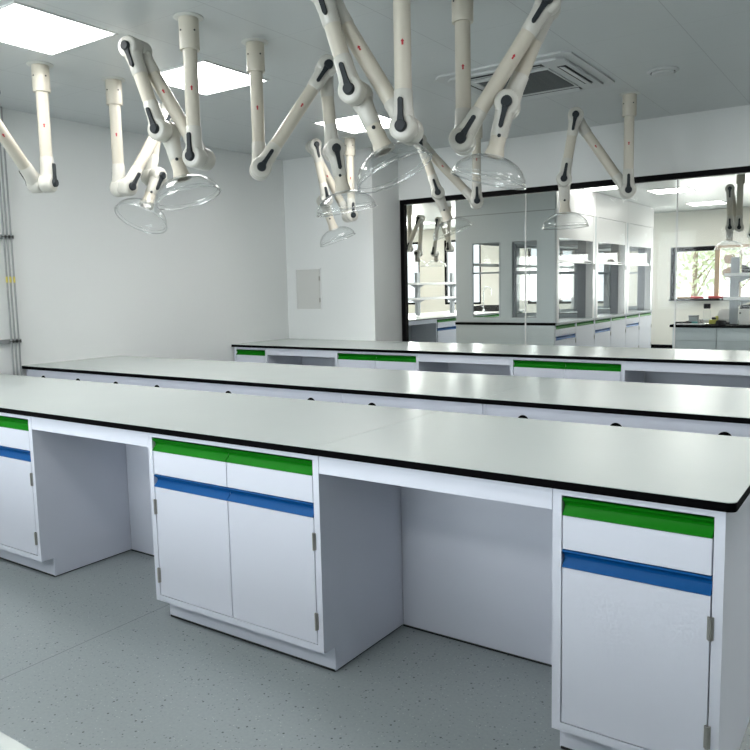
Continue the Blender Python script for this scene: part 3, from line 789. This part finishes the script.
small('reagent_box', 'blue and red carton on the upper shelf of the island rack at the photo edge', 'box', (-1.14, 8.28, 1.4502),
      [('carton', BLUT, lambda b: b.box(-.05, .06, -.05, .05, 0, .12, .002, 1)), ('red_band', REDT, lambda b: b.box(-.051, .061, -.051, .051, .09, .119, .001, 1))], 'things on the island rack')
small('reagent_box', 'dark red carton on the lower shelf of the island rack at the photo edge', 'box', (-1.12, 8.28, 1.1602),
      [('carton', REDT, lambda b: b.box(-.04, .06, -.05, .05, 0, .16, .002, 1)), ('carton_label', BLUT, lambda b: b.box(-.02, .04, -.0512, -.05, .04, .10))], 'things on the island rack')

# far wall, its windows, left wall of the far room
FH = [(-10.45, -9.62, .95, 2.5), (-8.92, -7.93, .95, 2.5), (-6.75, -4.9, .95, 2.5), (-3.62, -1.2, 1.0, 2.075)]
wall_openings('wall_far', 'y', Y2, X2, XR, FH, WALLC)
window(FH[:3], Y2+.02, FRAME, [.42])
t = bpy.data.objects.new('window_%d' % wn, None); COL.objects.link(t); t['kind'] = 'structure'; wn += 1
f = MB(); p, q, z0, z1 = FH[3]
f.box(p, p+.09, Y2-.005, Y2+.07, z0, z1); f.box(p+.09, -2.78, Y2-.005, Y2+.07, z1-.09, z1); f.box(p, q, Y2-.02, Y2+.07, z0, z0+.03)
f.build('window_frame', FRAME, t, smooth=0)
f = MB(); f.box(-2.78, -2.69, Y2-.004, Y2+.07, z0+.03, z1); f.box(-2.69, q, Y2-.004, Y2+.07, z1-.05, z1); f.box(q-.06, q, Y2-.004, Y2+.07, z0+.03, z1-.05)
f.build('timber_frame', TAN, t, smooth=0)
MB().box(p+.09, q-.06, Y2+.03, Y2+.036, z0+.03, z1-.05).build('window_pane', PANE, t, smooth=0)
for (x, z, s, lab) in ((-2.53, 1.80, .11, 'upper crumpled brown paper scrap taped to the far window pane'), (-2.52, 1.55, .12, 'lower crumpled brown paper scrap taped to the far window pane')):
    b = MB(); pts = []
    for i in range(11):
        a = 2*PI*i/11; r = s*(.75+.35*random.random()); pts.append((x+r*math.cos(a)*1.0, z+r*math.sin(a)))
    b.prism(pts, 'y', Y2+.018, Y2+.029); tag(b.build('paper_scrap', BROWN, smooth=0), lab, 'paper', 'paper scraps on the far window')
for k, (x, m, w, lab) in enumerate(((-3.30, TAN, .16, 'tan roll lying on the left of the far window sill'), (-3.08, REDT, .12, 'red object lying on the far window sill, left of the timber post'), (-2.70, REDT, .17, 'red object lying on the far window sill below the timber post'))):
    b = MB(); b.cyl((x-w, Y2-.05, 1.06), (x+w, Y2-.05, 1.055), .03, .02, 14)
    tag(b.build('sill_roll', m), lab, 'roll')
struct(MB().box(-3.62, -1.2, Y2-.10, Y2, .995, 1.03).build('trim_1', FRAME, smooth=0))
struct(MB().box(X2, XR, Y2-.014, Y2-.0005, 0, .09).build('baseboard_far', BLACK, smooth=0))
struct(MB().box(X2-WT, X2, YW, Y2, 0, ZC).build('wall_far_left', WALLC, smooth=0))
struct(MB().box(X2, XW-WT, YW, YW+WT, 0, ZC).build('wall_far_near', WALLC, smooth=0))
LG2 = 'light panels in the far room ceiling'
light_panel(-2.70, 10.5, 'square glowing ceiling panel in the far room, nearer of the two by the far window', LG2, LAMP2, .56, .62)
light_panel(-2.68, 13.0, 'square glowing ceiling panel in the far room close to the far wall', LG2, LAMP2, .58, .62)
light_panel(-3.34, 9.33, 'glowing ceiling panel in the far room just under the black window head', LG2, LAMP2, .56, .56)
for x, y in ((-6.4, 6.8), (-6.2, 11.0), (-8.8, 9.0), (-8.8, 12.5), (.6, 7.0), (.6, 11.0), (-5.9, 13.6), (-.6, 13.0)):  # unseen panels; the last is added to brighten the far wall
    light_panel(x, y, 'wide unseen ceiling panel lighting the far room', LG2, LAMP2, 1.18, .62)

# outside: pale ground and loose trees beyond the far window
struct(MB().box(-30, 20, Y2+.25, 45, -.3, -.2).build('ground_outside', GROUND, smooth=0))
def tree(x, y, h, label):
    t = thing('tree', label, 'tree', (x, y, -.2), 0, 'trees outside the far window')
    b = MB(); b.cyl((0, 0, 0), (.1, 0, h*.7), .10, .04, 10)
    for k in range(7):
        a = random.random()*6.28; z = h*(.25+.06*k); b.cyl((.05, 0, z), (math.cos(a)*h*.25, math.sin(a)*h*.25, z+h*.22), .03, .012, 7)
    b.build('trunk', BARK, t)
    f = MB(); tb = f.bm
    for k in range(850):
        u = Vector((random.gauss(0, 1), random.gauss(0, 1), random.gauss(0, 1))).normalized()*random.random()**.4
        c = Vector((u.x*h*.33, u.y*h*.33, h*.62+u.z*h*.36)); s = .07+.06*random.random()
        d1 = Vector((random.gauss(0, 1), random.gauss(0, 1), random.gauss(0, 1))).normalized(); d2 = d1.orthogonal().normalized()
        tb.faces.new([tb.verts.new(c+d1*s), tb.verts.new(c+d2*s*.45), tb.verts.new(c-d1*s), tb.verts.new(c-d2*s*.45)])
    f.build('foliage', OUTG, t, smooth=0)
tree(-4.6, 21, 4.2, 'pale loose tree outside at the left of the far window')
tree(-4.4, 27, 5.0, 'pale loose tree outside at the centre of the far window')
tree(-1.2, 19, 3.0, 'pale loose tree outside at the right of the far window')

# ------------------------------------------------------------------ daylight
def area(name, loc, rot, sx, sy, power, col):
    l = bpy.data.lights.new(name, 'AREA'); l.shape = 'RECTANGLE'; l.size = sx; l.size_y = sy; l.energy = power; l.color = col
    o = bpy.data.objects.new(name, l); COL.objects.link(o); o.location = loc; o.rotation_euler = rot
    return o
for i, (p, q, z0, z1) in enumerate(RH):
    area('daylight_rear', ((p+q)/2, YB-.2, (z0+z1)/2), (PI/2, 0, 0), q-p, z1-z0, 64, (.92, .965, 1.0))
for (p, q, z0, z1) in FH:
    area('daylight_far', ((p+q)/2, Y2+.3, (z0+z1)/2), (-PI/2, 0, 0), q-p, z1-z0, 45, (1, .98, .94))
sl = bpy.data.lights.new('sun', 'SUN'); sl.energy = 4; sl.angle = .01; sl.color = (1, .97, .92)
so_ = bpy.data.objects.new('sun', sl); COL.objects.link(so_); so_.rotation_euler = Vector((.8, .25, -.6)).to_track_quat('-Z', 'Y').to_euler()
w = bpy.data.worlds.new('sky'); scene.world = w; w.use_nodes = True
nt = w.node_tree; bg = nt.nodes['Background']
bg.inputs[0].default_value = (.90, .95, 1.0, 1); bg.inputs[1].default_value = .9

# ------------------------------------------------------------------ camera
YAW, PITCH, ROLL, FPX = .6062, -.1142, -.0216, 759.7
cy, sy = math.cos(YAW), math.sin(YAW)
f0 = Vector((-sy, cy, 0)); r0 = Vector((cy, sy, 0)); u0 = Vector((0, 0, 1))
fw = f0*math.cos(PITCH)+u0*math.sin(PITCH); up = u0*math.cos(PITCH)-f0*math.sin(PITCH)
rr = r0*math.cos(ROLL)+up*math.sin(ROLL); uu = up*math.cos(ROLL)-r0*math.sin(ROLL)
cam = bpy.data.cameras.new('camera'); co = bpy.data.objects.new('camera', cam); COL.objects.link(co)
M = Matrix((rr, uu, -fw)).transposed().to_4x4(); M.translation = CAMP
co.matrix_world = M
cam.sensor_width = 36; cam.sensor_height = 36; cam.sensor_fit = 'HORIZONTAL'; cam.lens = FPX*36/750
cam.clip_start = .05; cam.clip_end = 200
scene.camera = co

scene.cycles.max_bounces = 12; scene.cycles.diffuse_bounces = 3; scene.cycles.glossy_bounces = 5
scene.cycles.transparent_max_bounces = 40; scene.cycles.transmission_bounces = 8
scene.cycles.sample_clamp_indirect = 6; scene.cycles.caustics_reflective = False; scene.cycles.caustics_refractive = False
v = scene.view_settings
v.view_transform = 'Standard'; v.look = 'None'; v.gamma = 1; v.use_curve_mapping = False
v.exposure = 0.96
